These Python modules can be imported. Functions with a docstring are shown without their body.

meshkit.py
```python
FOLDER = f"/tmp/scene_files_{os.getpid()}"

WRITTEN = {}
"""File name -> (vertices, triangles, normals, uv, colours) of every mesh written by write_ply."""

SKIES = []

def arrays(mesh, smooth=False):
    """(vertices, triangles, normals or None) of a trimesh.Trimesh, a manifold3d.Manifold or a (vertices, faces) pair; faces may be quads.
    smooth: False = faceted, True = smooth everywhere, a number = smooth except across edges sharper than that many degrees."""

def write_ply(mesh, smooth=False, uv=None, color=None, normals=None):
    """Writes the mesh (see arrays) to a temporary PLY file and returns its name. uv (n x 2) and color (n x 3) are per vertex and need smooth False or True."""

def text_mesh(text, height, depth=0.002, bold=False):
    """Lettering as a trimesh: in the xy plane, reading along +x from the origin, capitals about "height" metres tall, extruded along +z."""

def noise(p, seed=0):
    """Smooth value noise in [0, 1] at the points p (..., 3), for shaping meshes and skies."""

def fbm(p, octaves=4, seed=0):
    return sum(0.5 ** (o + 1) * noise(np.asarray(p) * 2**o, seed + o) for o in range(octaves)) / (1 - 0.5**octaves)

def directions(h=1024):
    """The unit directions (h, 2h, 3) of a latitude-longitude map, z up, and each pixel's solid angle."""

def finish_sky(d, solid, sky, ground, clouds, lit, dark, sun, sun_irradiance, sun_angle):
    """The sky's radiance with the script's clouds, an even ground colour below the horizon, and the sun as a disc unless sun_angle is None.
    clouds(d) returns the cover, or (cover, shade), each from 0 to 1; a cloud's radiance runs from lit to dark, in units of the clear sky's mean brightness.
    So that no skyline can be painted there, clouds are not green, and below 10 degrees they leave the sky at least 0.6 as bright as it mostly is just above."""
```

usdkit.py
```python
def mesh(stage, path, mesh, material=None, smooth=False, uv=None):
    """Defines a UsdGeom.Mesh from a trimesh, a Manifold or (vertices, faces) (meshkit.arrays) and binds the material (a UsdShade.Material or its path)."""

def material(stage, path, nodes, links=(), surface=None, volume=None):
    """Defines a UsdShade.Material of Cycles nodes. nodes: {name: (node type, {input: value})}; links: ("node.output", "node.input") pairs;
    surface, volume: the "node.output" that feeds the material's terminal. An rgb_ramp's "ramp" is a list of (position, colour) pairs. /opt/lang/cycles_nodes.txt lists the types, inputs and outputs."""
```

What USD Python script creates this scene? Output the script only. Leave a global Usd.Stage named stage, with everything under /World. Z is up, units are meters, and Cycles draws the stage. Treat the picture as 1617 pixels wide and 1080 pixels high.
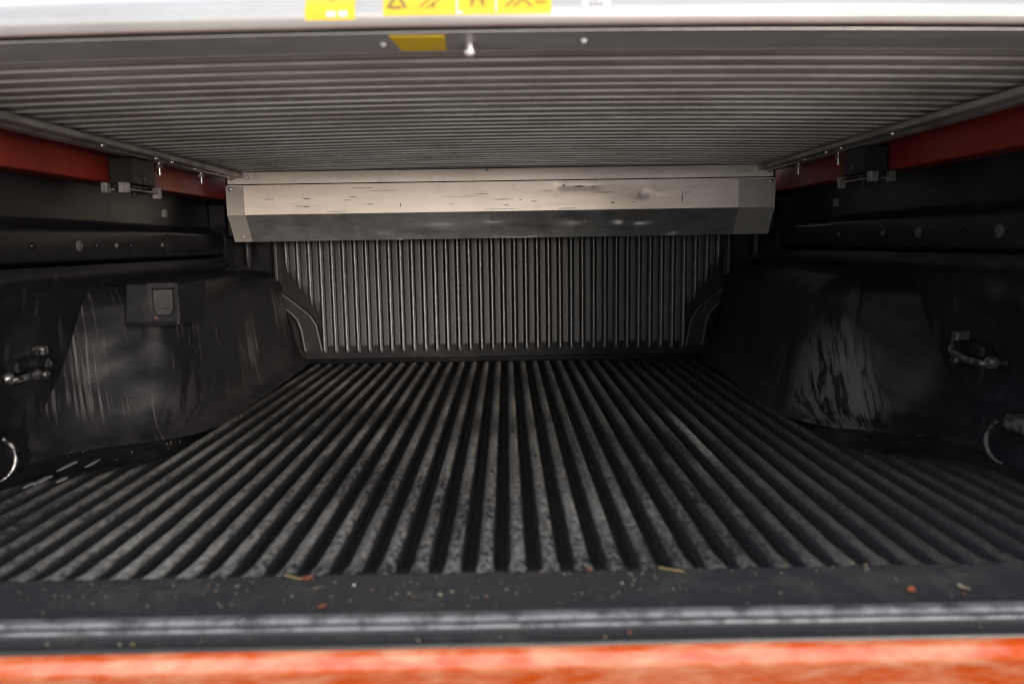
import math, random
import numpy as np, trimesh
from trimesh import creation as tc
import usdkit
from meshkit import noise, fbm
from pxr import Usd, UsdGeom, UsdLux, UsdShade, Gf, Sdf

rng = random.Random(7)
stage = Usd.Stage.CreateInMemory()
UsdGeom.SetStageUpAxis(stage, UsdGeom.Tokens.z)
UsdGeom.SetStageMetersPerUnit(stage, 1.0)
world = UsdGeom.Xform.Define(stage, '/World')
stage.SetDefaultPrim(world.GetPrim())
UsdGeom.Scope.Define(stage, '/World/Looks')

# ------------------------------------------------------------------ camera
EXPOSURE = 2.65
ROLL, YAW, PITCH = math.radians(0.9), math.atan(7.0 / 1200), math.atan(157.1 / 1200)
cam = UsdGeom.Camera.Define(stage, '/World/camera')
fw = np.array([math.sin(YAW) * math.cos(PITCH), math.cos(YAW) * math.cos(PITCH), -math.sin(PITCH)])
r0 = np.array([math.cos(YAW), -math.sin(YAW), 0.0])
u0 = np.cross(r0, fw)
rt = r0 * math.cos(ROLL) - u0 * math.sin(ROLL)
up = r0 * math.sin(ROLL) + u0 * math.cos(ROLL)
eye = (0.010, 0.0, 0.332)
cam.AddTransformOp().Set(Gf.Matrix4d(*rt, 0, *up, 0, *(-fw), 0, *eye, 1))
cam.CreateHorizontalApertureAttr(36.0)
cam.CreateVerticalApertureAttr(36.0 * 683 / 1024)
cam.CreateFocalLengthAttr(36.0 * 1200 / 1617)
cam.CreateClippingRangeAttr(Gf.Vec2f(0.02, 500))
cam.CreateFStopAttr(4.0)
cam.CreateFocusDistanceAttr(1.85)
cam.CreateExposureAttr(EXPOSURE)

# ------------------------------------------------------------------ sky and sun (bright overcast, light coming in over the tailgate)
SUN = np.array([0.42, -0.90, 0.115]); SUN /= np.linalg.norm(SUN)
ELEV, ROT = math.asin(SUN[2]), math.atan2(SUN[0], SUN[1])
skym = usdkit.material(stage, '/World/Looks/sky_look', {
    'sky': ('sky_texture', {'sky_type': 'single_scattering', 'sun_disc': False, 'sun_elevation': ELEV, 'sun_rotation': ROT, 'altitude': 100.0}),
    'tc': ('texture_coordinate', {}),
    'n': ('noise_texture', {'scale': 2.2, 'detail': 5.0, 'roughness': 0.6}),
    'r': ('rgb_ramp', {'ramp': [(0.25, (4.4, 4.7, 5.2)), (0.75, (7.0, 7.2, 7.7))]}),
    'm': ('mix_color', {'fac': 0.8, 'use_clamp': False}),
    'bg': ('background_shader', {'strength': 0.056}),
}, [('tc.generated', 'n.vector'), ('n.fac', 'r.fac'), ('sky.color', 'm.a'), ('r.color', 'm.b'), ('m.result', 'bg.color')], surface='bg.background')
dome = UsdLux.DomeLight.Define(stage, '/World/sky')
UsdShade.MaterialBindingAPI.Apply(dome.GetPrim()).Bind(skym)
dome.GetPrim().SetCustomDataByKey('kind', 'structure')
sun = UsdLux.DistantLight.Define(stage, '/World/sun')
sun.CreateIntensityAttr(0.21); sun.CreateAngleAttr(18.0); sun.CreateNormalizeAttr(True); sun.CreateColorAttr(Gf.Vec3f(1, 0.90, 0.80))
zz = SUN; xx = np.cross([0, 0, 1.0], zz); xx /= np.linalg.norm(xx); yy = np.cross(zz, xx)
sun.AddTransformOp().Set(Gf.Matrix4d(*xx, 0, *yy, 0, *zz, 0, 0, 0, 5, 1))

# ------------------------------------------------------------------ helpers
USED = {}
def numbered(parent, name):
    k = (str(parent), name); n = USED.get(k, 0); USED[k] = n + 1
    return name if n == 0 else f'{name}_{n:03d}'
def obj(name, mesh, mat, parent=None, smooth=False, label=None):
    base = str(parent.GetPath()) if parent else '/World'
    p = f'{base}/{numbered(base, name)}'
    g = usdkit.mesh(stage, p, mesh, MAT[mat], smooth=smooth).GetPrim()
    if label: g.SetCustomDataByKey('label', label)
    return g
def tag(prim, label=None, cat=None, group=None, kind=None):
    for k, v in (('label', label), ('category', cat), ('group', group), ('kind', kind)):
        if v: prim.SetCustomDataByKey(k, v)
    return prim
def thing(name, label, cat, loc=(0, 0, 0), rz=0, group=None):
    x = UsdGeom.Xform.Define(stage, '/World/' + numbered('/World', name))
    x.AddTranslateOp().Set(Gf.Vec3d(*map(float, loc)))
    if rz: x.AddRotateZOp().Set(float(rz))
    return tag(x.GetPrim(), label, cat, group)
def box(x0, x1, y0, y1, z0, z1, c=0.0):
    """a box with chamfered edges"""
    b = np.array([[x0, x1], [y0, y1], [z0, z1]], float)
    if c <= 0:
        m = tc.box(extents=b[:, 1] - b[:, 0]); m.apply_translation(b.mean(1)); return m
    pts = []
    for a in range(3):
        q = [(b[i, 0] + (0 if i == a else c), b[i, 1] - (0 if i == a else c)) for i in range(3)]
        pts += [(u, v, w) for u in q[0] for v in q[1] for w in q[2]]
    return trimesh.convex.convex_hull(np.array(pts))
def grid(P, close_u=False, flip=False):
    """mesh of a grid of points (n, m, 3)"""
    n, m = P.shape[:2]
    i = np.arange(n * m).reshape(n, m)
    if close_u: i = np.hstack([i, i[:, :1]])
    a, b, c, d = i[:-1, :-1].ravel(), i[1:, :-1].ravel(), i[1:, 1:].ravel(), i[:-1, 1:].ravel()
    f = np.vstack([np.c_[a, b, c], np.c_[a, c, d]])
    return trimesh.Trimesh(P.reshape(-1, 3), f[:, ::-1] if flip else f, process=False)
def loft(prof, xs, zfun=None, axis='x'):
    """closed profile of (y, z) points swept along x, with end caps"""
    prof = np.asarray(prof, float); xs = np.asarray(xs, float)
    P = np.zeros((len(xs), len(prof), 3))
    P[..., 0] = xs[:, None]; P[..., 1] = prof[:, 0]; P[..., 2] = prof[:, 1]
    if zfun is not None: P[..., 2] += zfun(xs)[:, None]
    m = grid(P, close_u=True)
    k = len(prof)
    from shapely.geometry import Polygon
    v, f = trimesh.creation.triangulate_polygon(Polygon(prof), engine='earcut')
    caps = []
    for e in (0, -1):
        off = P[e, 0] - np.r_[P[e, 0, 0], prof[0]]
        vv = np.c_[np.full(len(v), P[e, 0, 0]), v[:, 0], v[:, 1] + off[2]]
        caps.append(trimesh.Trimesh(vv, f if e else f[:, ::-1], process=False))
    m = trimesh.util.concatenate([m] + caps); m.merge_vertices(); m.fix_normals()
    if axis == 'y':   # profile was (x, z), swept along y
        m.vertices = m.vertices[:, [1, 0, 2]]; m.fix_normals()
    return m
def cyl(p, q, r, n=16):
    return tc.cylinder(radius=r, segment=[p, q], sections=n)
def tube(pts, r, n=10):
    pts = np.asarray(pts, float); P = []
    t = np.gradient(pts, axis=0); t /= np.linalg.norm(t, axis=1)[:, None]
    ref = np.array([0.13, 0.31, 0.94])
    for p, d in zip(pts, t):
        a = np.cross(d, ref); a /= np.linalg.norm(a); b = np.cross(d, a)
        th = np.arange(n) * 2 * np.pi / n
        P.append(p + r * (np.cos(th)[:, None] * a + np.sin(th)[:, None] * b))
    P = np.array(P); m = grid(P, close_u=True)
    for e in (0, -1):
        c = len(m.vertices); ring = np.arange(n) + (0 if e == 0 else (len(pts) - 1) * n)
        f = np.c_[np.full(n, c), ring, np.roll(ring, -1)]
        m = trimesh.Trimesh(np.vstack([m.vertices, pts[e]]), np.vstack([m.faces, f]), process=False)
    m.fix_normals(); return m
def screw_head(p, d, r, h=0.0022):
    """domed screw head with a recess, at p pointing along d"""
    d = np.asarray(d, float); d /= np.linalg.norm(d)
    prof = [(0.0, h * 0.45), (r * 0.32, h * 0.45), (r * 0.36, h), (r * 0.7, h * 0.85), (r, h * 0.3), (r, -0.0015)]
    m = tc.revolve(np.array(prof)[::-1], sections=18)
    m.apply_transform(trimesh.geometry.align_vectors([0, 0, 1], d)); m.apply_translation(p); m.fix_normals()
    return m

# ------------------------------------------------------------------ materials
MAT = {}
def plastic(name, base, dust, dust_lo, dust_hi, rough=(0.35, 0.6), up=None, streak=None, grain=900.0, bump=0.0006, spec=0.5, topz=None, centre=None, patch=None, dscale=(1, 1, 1), nscale=26.0):
    """black moulded plastic: fine grain, blotchy grey scuffs and dust"""
    n = {'g': ('geometry', {}),
         'map': ('mapping', {'scale': dscale}),
         'd1': ('noise_texture', {'scale': nscale, 'detail': 8.0, 'roughness': 0.68}),
         'd2': ('noise_texture', {'scale': 3.1, 'detail': 4.0, 'roughness': 0.6}),
         'mul': ('math', {'math_type': 'multiply_add', 'value2': 0.55}),
         'dr': ('map_range', {'from_min': dust_lo, 'from_max': dust_hi, 'to_min': 0.0, 'to_max': 1.0, 'clamp': True}),
         'fine': ('noise_texture', {'scale': grain, 'detail': 3.0, 'roughness': 0.7}),
         'col': ('mix_color', {'a': base, 'b': dust}),
         'rr': ('map_range', {'from_min': 0.0, 'from_max': 1.0, 'to_min': rough[0], 'to_max': rough[1]}),
         'b': ('bump', {'strength': 1.0, 'distance': bump}),
         'p': ('principled_bsdf', {'specular_ior_level': spec})}
    l = [('g.position', 'map.vector'), ('map.vector', 'd1.vector'), ('g.position', 'd2.vector'), ('g.position', 'fine.vector'),
         ('d1.fac', 'mul.value1'), ('d2.fac', 'mulb.value1'), ('mulb.value', 'mul.value3'), ('mul.value', 'dr.value'),
         ('fine.fac', 'b.height'), ('b.normal', 'p.normal'), ('col.result', 'p.base_color'), ('rr.result', 'p.roughness')]
    n['mulb'] = ('math', {'math_type': 'multiply', 'value2': 0.45})
    out = 'dr.result'
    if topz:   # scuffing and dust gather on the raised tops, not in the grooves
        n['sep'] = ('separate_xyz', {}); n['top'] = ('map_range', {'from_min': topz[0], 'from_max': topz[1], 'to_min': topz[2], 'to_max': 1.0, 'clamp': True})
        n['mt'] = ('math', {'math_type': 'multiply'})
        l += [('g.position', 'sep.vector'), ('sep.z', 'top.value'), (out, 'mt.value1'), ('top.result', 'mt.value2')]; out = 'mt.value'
    if centre:   # dust thins towards the sides, putting the light's fall-off into the colour
        n['sx'] = ('separate_xyz', {}); n['cx'] = ('math', {'math_type': 'subtract', 'value2': centre[0]}); n['ax'] = ('math', {'math_type': 'absolute'})
        n['cr'] = ('map_range', {'from_min': centre[1], 'from_max': centre[2], 'to_min': 1.0, 'to_max': centre[3], 'clamp': True}); n['cm'] = ('math', {'math_type': 'multiply'})
        l += [('g.position', 'sx.vector'), ('sx.x', 'cx.value1'), ('cx.value', 'ax.value1'), ('ax.value', 'cr.value'), (out, 'cm.value1'), ('cr.result', 'cm.value2')]; out = 'cm.value'
    if patch:    # one scraped place
        c_, s_, amt = patch
        n['pv'] = ('vector_math', {'math_type': 'subtract', 'vector2': c_}); n['ps'] = ('vector_math', {'math_type': 'multiply', 'vector2': tuple(1 / q for q in s_)}); n['pl'] = ('vector_math', {'math_type': 'length'})
        n['pr'] = ('map_range', {'from_min': 1.2, 'from_max': 0.5, 'to_max': amt, 'clamp': True}); n['pn'] = ('map_range', {'from_min': 0.40, 'from_max': 0.55, 'clamp': True}); n['pm'] = ('math', {'math_type': 'multiply'}); n['px'] = ('math', {'math_type': 'maximum'}); n['pt'] = ('math', {'math_type': 'multiply'})
        l += [('g.position', 'pv.vector1'), ('pv.vector', 'ps.vector1'), ('ps.vector', 'pl.vector1'), ('pl.value', 'pr.value'), ('d1.fac', 'pn.value'), ('pr.result', 'pm.value1'), ('pn.result', 'pm.value2'), ('pm.value', 'pt.value1'), ('top.result', 'pt.value2'), (out, 'px.value1'), ('pt.value', 'px.value2')]; out = 'px.value'
    if streak:  # scrapes dragged along one direction
        n['sm'] = ('mapping', {'scale': streak[0]}); n['sn'] = ('noise_texture', {'scale': 1.0, 'detail': 4.0, 'roughness': 0.6})
        n['sr'] = ('map_range', {'from_min': streak[1], 'from_max': streak[2], 'to_min': 0.0, 'to_max': streak[3], 'clamp': True})
        n['mx'] = ('math', {'math_type': 'maximum'})
        l += [('g.position', 'sm.vector'), ('sm.vector', 'sn.vector'), ('sn.fac', 'sr.value'), (out, 'mx.value1'), ('sr.result', 'mx.value2')]; out = 'mx.value'
    l += [(out, 'col.fac'), (out, 'rr.value')]
    MAT[name] = usdkit.material(stage, f'/World/Looks/{name}', n, l, surface='p.BSDF')
def metal(name, base, dark, lo, hi, rough=0.4, metallic=0.85, scratch=(3, 60, 60), nscale=9.0, bump=0.0004, coat=0.0, spec=0.5, worn=None):
    n = {'g': ('geometry', {}),
         'd1': ('noise_texture', {'scale': nscale, 'detail': 7.0, 'roughness': 0.62}),
         'dr': ('map_range', {'from_min': lo, 'from_max': hi, 'clamp': True}),
         'sm': ('mapping', {'scale': scratch}), 'sn': ('noise_texture', {'scale': 1.0, 'detail': 6.0, 'roughness': 0.7}),
         'col': ('mix_color', {'a': base, 'b': dark}),
         'rr': ('map_range', {'from_min': 0.3, 'from_max': 0.7, 'to_min': rough - 0.1, 'to_max': rough + 0.12}),
         'b': ('bump', {'strength': 0.6, 'distance': bump}),
         'p': ('principled_bsdf', {'metallic': metallic, 'coat_weight': coat, 'coat_roughness': 0.06, 'specular_ior_level': spec})}
    l = [('g.position', 'd1.vector'), ('g.position', 'sm.vector'), ('sm.vector', 'sn.vector'), ('d1.fac', 'dr.value'), ('dr.result', 'col.fac'),
         ('sn.fac', 'rr.value'), ('rr.result', 'p.roughness'), ('sn.fac', 'b.height'), ('b.normal', 'p.normal'), ('col.result', 'p.base_color')]
    if worn:    # scuffs rubbed along the sheet
        n['wm'] = ('mapping', {'scale': worn[0]}); n['wn'] = ('noise_texture', {'scale': 1.0, 'detail': 6.0, 'roughness': 0.72, 'distortion': 0.4})
        n['wr'] = ('map_range', {'from_min': worn[1], 'from_max': worn[2], 'to_max': worn[3], 'clamp': True}); n['c2'] = ('mix_color', {'b': worn[4]})
        l.remove(('col.result', 'p.base_color')); l += [('g.position', 'wm.vector'), ('wm.vector', 'wn.vector'), ('wn.fac', 'wr.value'), ('wr.result', 'c2.fac'), ('col.result', 'c2.a'), ('c2.result', 'p.base_color')]
    MAT[name] = usdkit.material(stage, f'/World/Looks/{name}', n, l, surface='p.BSDF')
def plain(name, col, rough=0.5, metallic=0.0, coat=0.0, spec=0.5):
    MAT[name] = usdkit.material(stage, f'/World/Looks/{name}', {
        'g': ('geometry', {}), 'n': ('noise_texture', {'scale': 60.0, 'detail': 5.0}),
        'm': ('mix_color', {'a': tuple(c * 0.8 for c in col), 'b': tuple(min(1, c * 1.15) for c in col)}),
        'p': ('principled_bsdf', {'roughness': rough, 'metallic': metallic, 'coat_weight': coat, 'specular_ior_level': spec})},
        [('g.position', 'n.vector'), ('n.fac', 'm.fac'), ('m.result', 'p.base_color')], surface='p.BSDF')

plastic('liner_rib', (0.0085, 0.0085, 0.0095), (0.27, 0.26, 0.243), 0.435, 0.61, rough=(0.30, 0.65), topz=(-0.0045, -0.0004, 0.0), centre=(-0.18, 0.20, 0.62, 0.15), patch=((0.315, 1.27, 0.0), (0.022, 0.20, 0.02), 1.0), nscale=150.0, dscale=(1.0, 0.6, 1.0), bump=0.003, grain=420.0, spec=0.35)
plastic('liner_floor', (0.007, 0.007, 0.008), (0.035, 0.031, 0.027), 0.52, 0.74, rough=(0.5, 0.8), nscale=30.0, bump=0.0008, spec=0.12)
plastic('liner_lip', (0.015, 0.015, 0.016), (0.050, 0.048, 0.045), 0.50, 0.76, rough=(0.24, 0.5), nscale=18.0, bump=0.0004, spec=0.45)
plastic('liner_side', (0.0058, 0.0058, 0.0072), (0.040, 0.039, 0.041), 0.54, 0.76, rough=(0.34, 0.7), streak=((90, 60, 5), 0.60, 0.74, 0.5), nscale=8.0, bump=0.0007, grain=600.0, spec=0.15)
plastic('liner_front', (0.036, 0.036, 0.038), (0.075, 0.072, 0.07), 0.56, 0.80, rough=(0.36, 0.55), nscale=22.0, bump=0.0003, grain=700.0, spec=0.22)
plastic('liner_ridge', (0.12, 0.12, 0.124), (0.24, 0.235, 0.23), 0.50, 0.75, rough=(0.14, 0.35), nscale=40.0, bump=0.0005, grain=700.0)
plastic('body_black', (0.0048, 0.0048, 0.006), (0.016, 0.016, 0.0165), 0.52, 0.72, rough=(0.3, 0.6), nscale=10.0, bump=0.0003, grain=400.0, spec=0.13)
def arch_mat(name, patch, streak_lo, streak_hi, foot):
    """moulded plastic of a wheel arch: grey scrapes running down it, a dusty patch cut by drips, dust along its foot"""
    (px, py, pz, sx, sy, sz), amt = patch
    n = {'g': ('geometry', {}), 'sep': ('separate_xyz', {}),
         'cx_': ('math', {'math_type': 'add'}), 'cz_': ('math', {'math_type': 'multiply_add', 'value2': -0.12}), 'm0': ('combine_xyz', {}), 'm1': ('mapping', {'scale': (130, 1, 4.0)}), 'n1': ('noise_texture', {'scale': 1.0, 'detail': 3.0, 'roughness': 0.6}),
         'n1g': ('noise_texture', {'scale': 7.0, 'detail': 2.0}), 'a1': ('math', {'math_type': 'multiply_add', 'value2': 0.6}),
         's1': ('map_range', {'from_min': streak_lo, 'from_max': streak_hi, 'to_max': 0.75, 'clamp': True}),
         'v1': ('vector_math', {'math_type': 'subtract', 'vector2': (px, py, pz)}), 'v2': ('vector_math', {'math_type': 'multiply', 'vector2': (1 / sx, 1 / sy, 1 / sz)}), 'v3': ('vector_math', {'math_type': 'length'}),
         'pm': ('map_range', {'from_min': 1.15, 'from_max': 0.55, 'to_max': amt, 'clamp': True}),
         'm2': ('mapping', {'scale': (120, 22, 5)}), 'n2': ('noise_texture', {'scale': 1.0, 'detail': 5.0, 'roughness': 0.65}), 's2': ('map_range', {'from_min': 0.44, 'from_max': 0.52, 'clamp': True}),
         'n3': ('noise_texture', {'scale': 24.0, 'detail': 7.0, 'roughness': 0.65}), 'pw': ('math', {'math_type': 'multiply'}),
         'ft': ('map_range', {'from_min': 0.075, 'from_max': 0.004, 'to_max': foot, 'clamp': True}), 'fw': ('math', {'math_type': 'multiply'}),
         'n3s': ('map_range', {'from_min': 0.35, 'from_max': 0.7, 'clamp': True}),
         'x1': ('math', {'math_type': 'maximum'}), 'x2': ('math', {'math_type': 'maximum'}),
         'col': ('mix_color', {'a': (0.0052, 0.0052, 0.0066), 'b': (0.085, 0.080, 0.077)}),
         'rr': ('map_range', {'to_min': 0.30, 'to_max': 0.5}), 'fine': ('noise_texture', {'scale': 600.0, 'detail': 3.0}), 'b': ('bump', {'strength': 1.0, 'distance': 0.0007}),
         'p': ('principled_bsdf', {'specular_ior_level': 0.15})}
    l = [('g.position', 'sep.vector'), ('sep.x', 'cx_.value1'), ('sep.y', 'cx_.value2'), ('sep.z', 'cz_.value1'), ('cx_.value', 'cz_.value3'), ('cz_.value', 'm0.x'), ('sep.z', 'm0.z'), ('m0.vector', 'm1.vector'), ('m1.vector', 'n1.vector'), ('g.position', 'n1g.vector'), ('n1.fac', 'a1.value1'), ('n1g.fac', 'a0.value1'), ('a0.value', 'a1.value3'), ('a1.value', 's1.value'),
         ('g.position', 'v1.vector1'), ('v1.vector', 'v2.vector1'), ('v2.vector', 'v3.vector1'), ('v3.value', 'pm.value'),
         ('g.position', 'm2.vector'), ('m2.vector', 'n2.vector'), ('n2.fac', 's2.value'), ('pm.result', 'pw.value1'), ('s2.result', 'pw.value2'),
         ('g.position', 'n3.vector'), ('n3.fac', 'n3s.value'), ('sep.z', 'ft.value'), ('ft.result', 'fw.value1'), ('n3s.result', 'fw.value2'),
         ('s1.result', 'x1.value1'), ('pw.value', 'x1.value2'), ('x1.value', 'x2.value1'), ('fw.value', 'x2.value2'),
         ('x2.value', 'col.fac'), ('x2.value', 'rr.value'), ('rr.result', 'p.roughness'), ('col.result', 'p.base_color'), ('g.position', 'fine.vector'), ('fine.fac', 'b.height'), ('b.normal', 'p.normal')]
    n['a0'] = ('math', {'math_type': 'multiply', 'value2': 0.4})
    MAT[name] = usdkit.material(stage, f'/World/Looks/{name}', n, l, surface='p.BSDF')
arch_mat('arch_left', ((-0.575, 1.37, 0.04, 0.05, 0.12, 0.10), 0.12), 0.55, 0.64, 0.18)
arch_mat('arch_right', ((0.610, 1.36, 0.04, 0.075, 0.14, 0.15), 0.75), 0.60, 0.70, 0.12)
plain('black_rubber', (0.018, 0.018, 0.02), 0.55)
plain('bolt_grey', (0.04, 0.04, 0.041), 0.5, spec=0.3)
metal('clamp_grey', (0.20, 0.195, 0.185), (0.09, 0.088, 0.085), 0.42, 0.62, rough=0.4, metallic=0.5, nscale=60.0)
plain('glint_grey', (0.16, 0.16, 0.165), 0.35)  # pale tone carrying the glint of wet spots
metal('shaded_metal', (0.10, 0.095, 0.09), (0.02, 0.019, 0.018), 0.40, 0.58, rough=0.45, metallic=0.5, nscale=70.0)  # darker copy of the hook metal, right-side shade put into the colour
plain('matt_black', (0.006, 0.006, 0.0065), 0.5, spec=0.25)
metal('slat_aluminium', (0.33, 0.305, 0.275), (0.22, 0.192, 0.158), 0.42, 0.66, rough=0.40, metallic=0.7, scratch=(3, 40, 40), nscale=5.0, bump=0.00004)
metal('bar_aluminium', (0.48, 0.45, 0.42), (0.40, 0.375, 0.35), 0.4, 0.7, rough=0.24, metallic=1.0, scratch=(3, 40, 40), nscale=5.0, bump=0.00005)
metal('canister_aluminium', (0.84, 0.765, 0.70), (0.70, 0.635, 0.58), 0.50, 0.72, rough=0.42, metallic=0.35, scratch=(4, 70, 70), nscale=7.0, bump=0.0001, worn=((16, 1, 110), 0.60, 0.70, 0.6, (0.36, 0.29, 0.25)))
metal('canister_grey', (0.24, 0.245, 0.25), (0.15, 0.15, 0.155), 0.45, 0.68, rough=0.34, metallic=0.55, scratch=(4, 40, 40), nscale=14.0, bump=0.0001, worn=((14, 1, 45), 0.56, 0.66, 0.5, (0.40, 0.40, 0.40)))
metal('endcap_grey', (0.46, 0.435, 0.41), (0.38, 0.355, 0.33), 0.45, 0.7, rough=0.45, metallic=0.5, nscale=12.0)
metal('lit_bead_aluminium', (0.43, 0.405, 0.37), (0.29, 0.262, 0.225), 0.45, 0.66, rough=0.38, metallic=0.5, scratch=(3, 40, 40), nscale=6.0, bump=0.00003)  # slat metal lightened: the lit front edges are put into the colour
metal('underbar_grey', (0.52, 0.51, 0.51), (0.42, 0.41, 0.41), 0.42, 0.66, rough=0.45, metallic=0.6, scratch=(3, 30, 30), nscale=7.0, bump=0.00004)
metal('rail_aluminium', (0.40, 0.39, 0.37), (0.22, 0.21, 0.195), 0.42, 0.66, rough=0.45, metallic=0.7, scratch=(90, 3, 90), nscale=16.0)
metal('highlit_bead', (0.15, 0.15, 0.155), (0.045, 0.045, 0.046), 0.44, 0.60, rough=0.28, metallic=0.35, scratch=(30, 60, 60), nscale=38.0, bump=0.0002, spec=0.7)  # sky highlight along the lip beads put into a paler base
metal('zinc', (0.62, 0.61, 0.59), (0.40, 0.38, 0.36), 0.45, 0.65, rough=0.3, metallic=0.95, nscale=40.0)
metal('worn_chrome', (0.34, 0.34, 0.36), (0.03, 0.028, 0.026), 0.42, 0.55, rough=0.30, metallic=0.9, nscale=70.0)
metal('red_paint_shaded', (0.19, 0.015, 0.009), (0.12, 0.011, 0.008), 0.38, 0.66, rough=0.5, metallic=0.0, scratch=(8, 8, 8), nscale=9.0, bump=0.0002, coat=0.1, spec=0.25)  # darker copy of the sill's paint, shade on the rails put in
MAT['sill_paint_glints'] = usdkit.material(stage, '/World/Looks/sill_paint_glints', {
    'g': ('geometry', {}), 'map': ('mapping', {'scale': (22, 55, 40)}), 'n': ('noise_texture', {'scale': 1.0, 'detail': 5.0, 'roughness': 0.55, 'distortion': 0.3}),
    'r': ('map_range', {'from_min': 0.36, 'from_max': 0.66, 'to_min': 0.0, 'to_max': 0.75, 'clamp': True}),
    'c': ('mix_color', {'a': (0.44, 0.058, 0.006), 'b': (0.58, 0.27, 0.15)}),  # pale mottle: dusty film plus bright reflections painted into the colour
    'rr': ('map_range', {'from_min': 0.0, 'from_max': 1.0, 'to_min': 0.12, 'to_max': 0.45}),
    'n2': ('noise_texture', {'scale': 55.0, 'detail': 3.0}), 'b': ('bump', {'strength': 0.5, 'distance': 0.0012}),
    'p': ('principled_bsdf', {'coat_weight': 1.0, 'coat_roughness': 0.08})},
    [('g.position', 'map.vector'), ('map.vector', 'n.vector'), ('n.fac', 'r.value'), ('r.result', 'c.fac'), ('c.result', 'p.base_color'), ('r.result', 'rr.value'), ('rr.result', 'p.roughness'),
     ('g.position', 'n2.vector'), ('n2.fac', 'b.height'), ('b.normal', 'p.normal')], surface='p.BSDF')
plain('sticker_yellow', (0.50, 0.325, 0.004), 0.45)
plain('sticker_yellow_lit', (0.82, 0.55, 0.012), 0.45)  # same yellow lightened, light on the underside sticker put into the colour
plain('sticker_print', (0.10, 0.07, 0.02), 0.5)
plain('sticker_pink', (0.72, 0.42, 0.42), 0.5)
plain('sticker_grey', (0.42, 0.40, 0.43), 0.5)
plain('scuff_dark', (0.26, 0.225, 0.20), 0.55, 0.3)
plain('straw', (0.17, 0.115, 0.04), 0.7)
plain('leaf_orange', (0.22, 0.055, 0.02), 0.7)
plain('crumb_pale', (0.20, 0.165, 0.11), 0.7)
plain('crumb_brown', (0.13, 0.075, 0.04), 0.7)
plain('crumb_white', (0.45, 0.44, 0.42), 0.6)
plain('ground_paving', (0.47, 0.44, 0.40), 0.85)
plain('label_orange', (0.06, 0.02, 0.01), 0.5)

# ------------------------------------------------------------------ ground
tag(obj('ground', box(-60, 60, -60, 60, -0.80, -0.75), 'ground_paving'), kind='structure')

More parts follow.
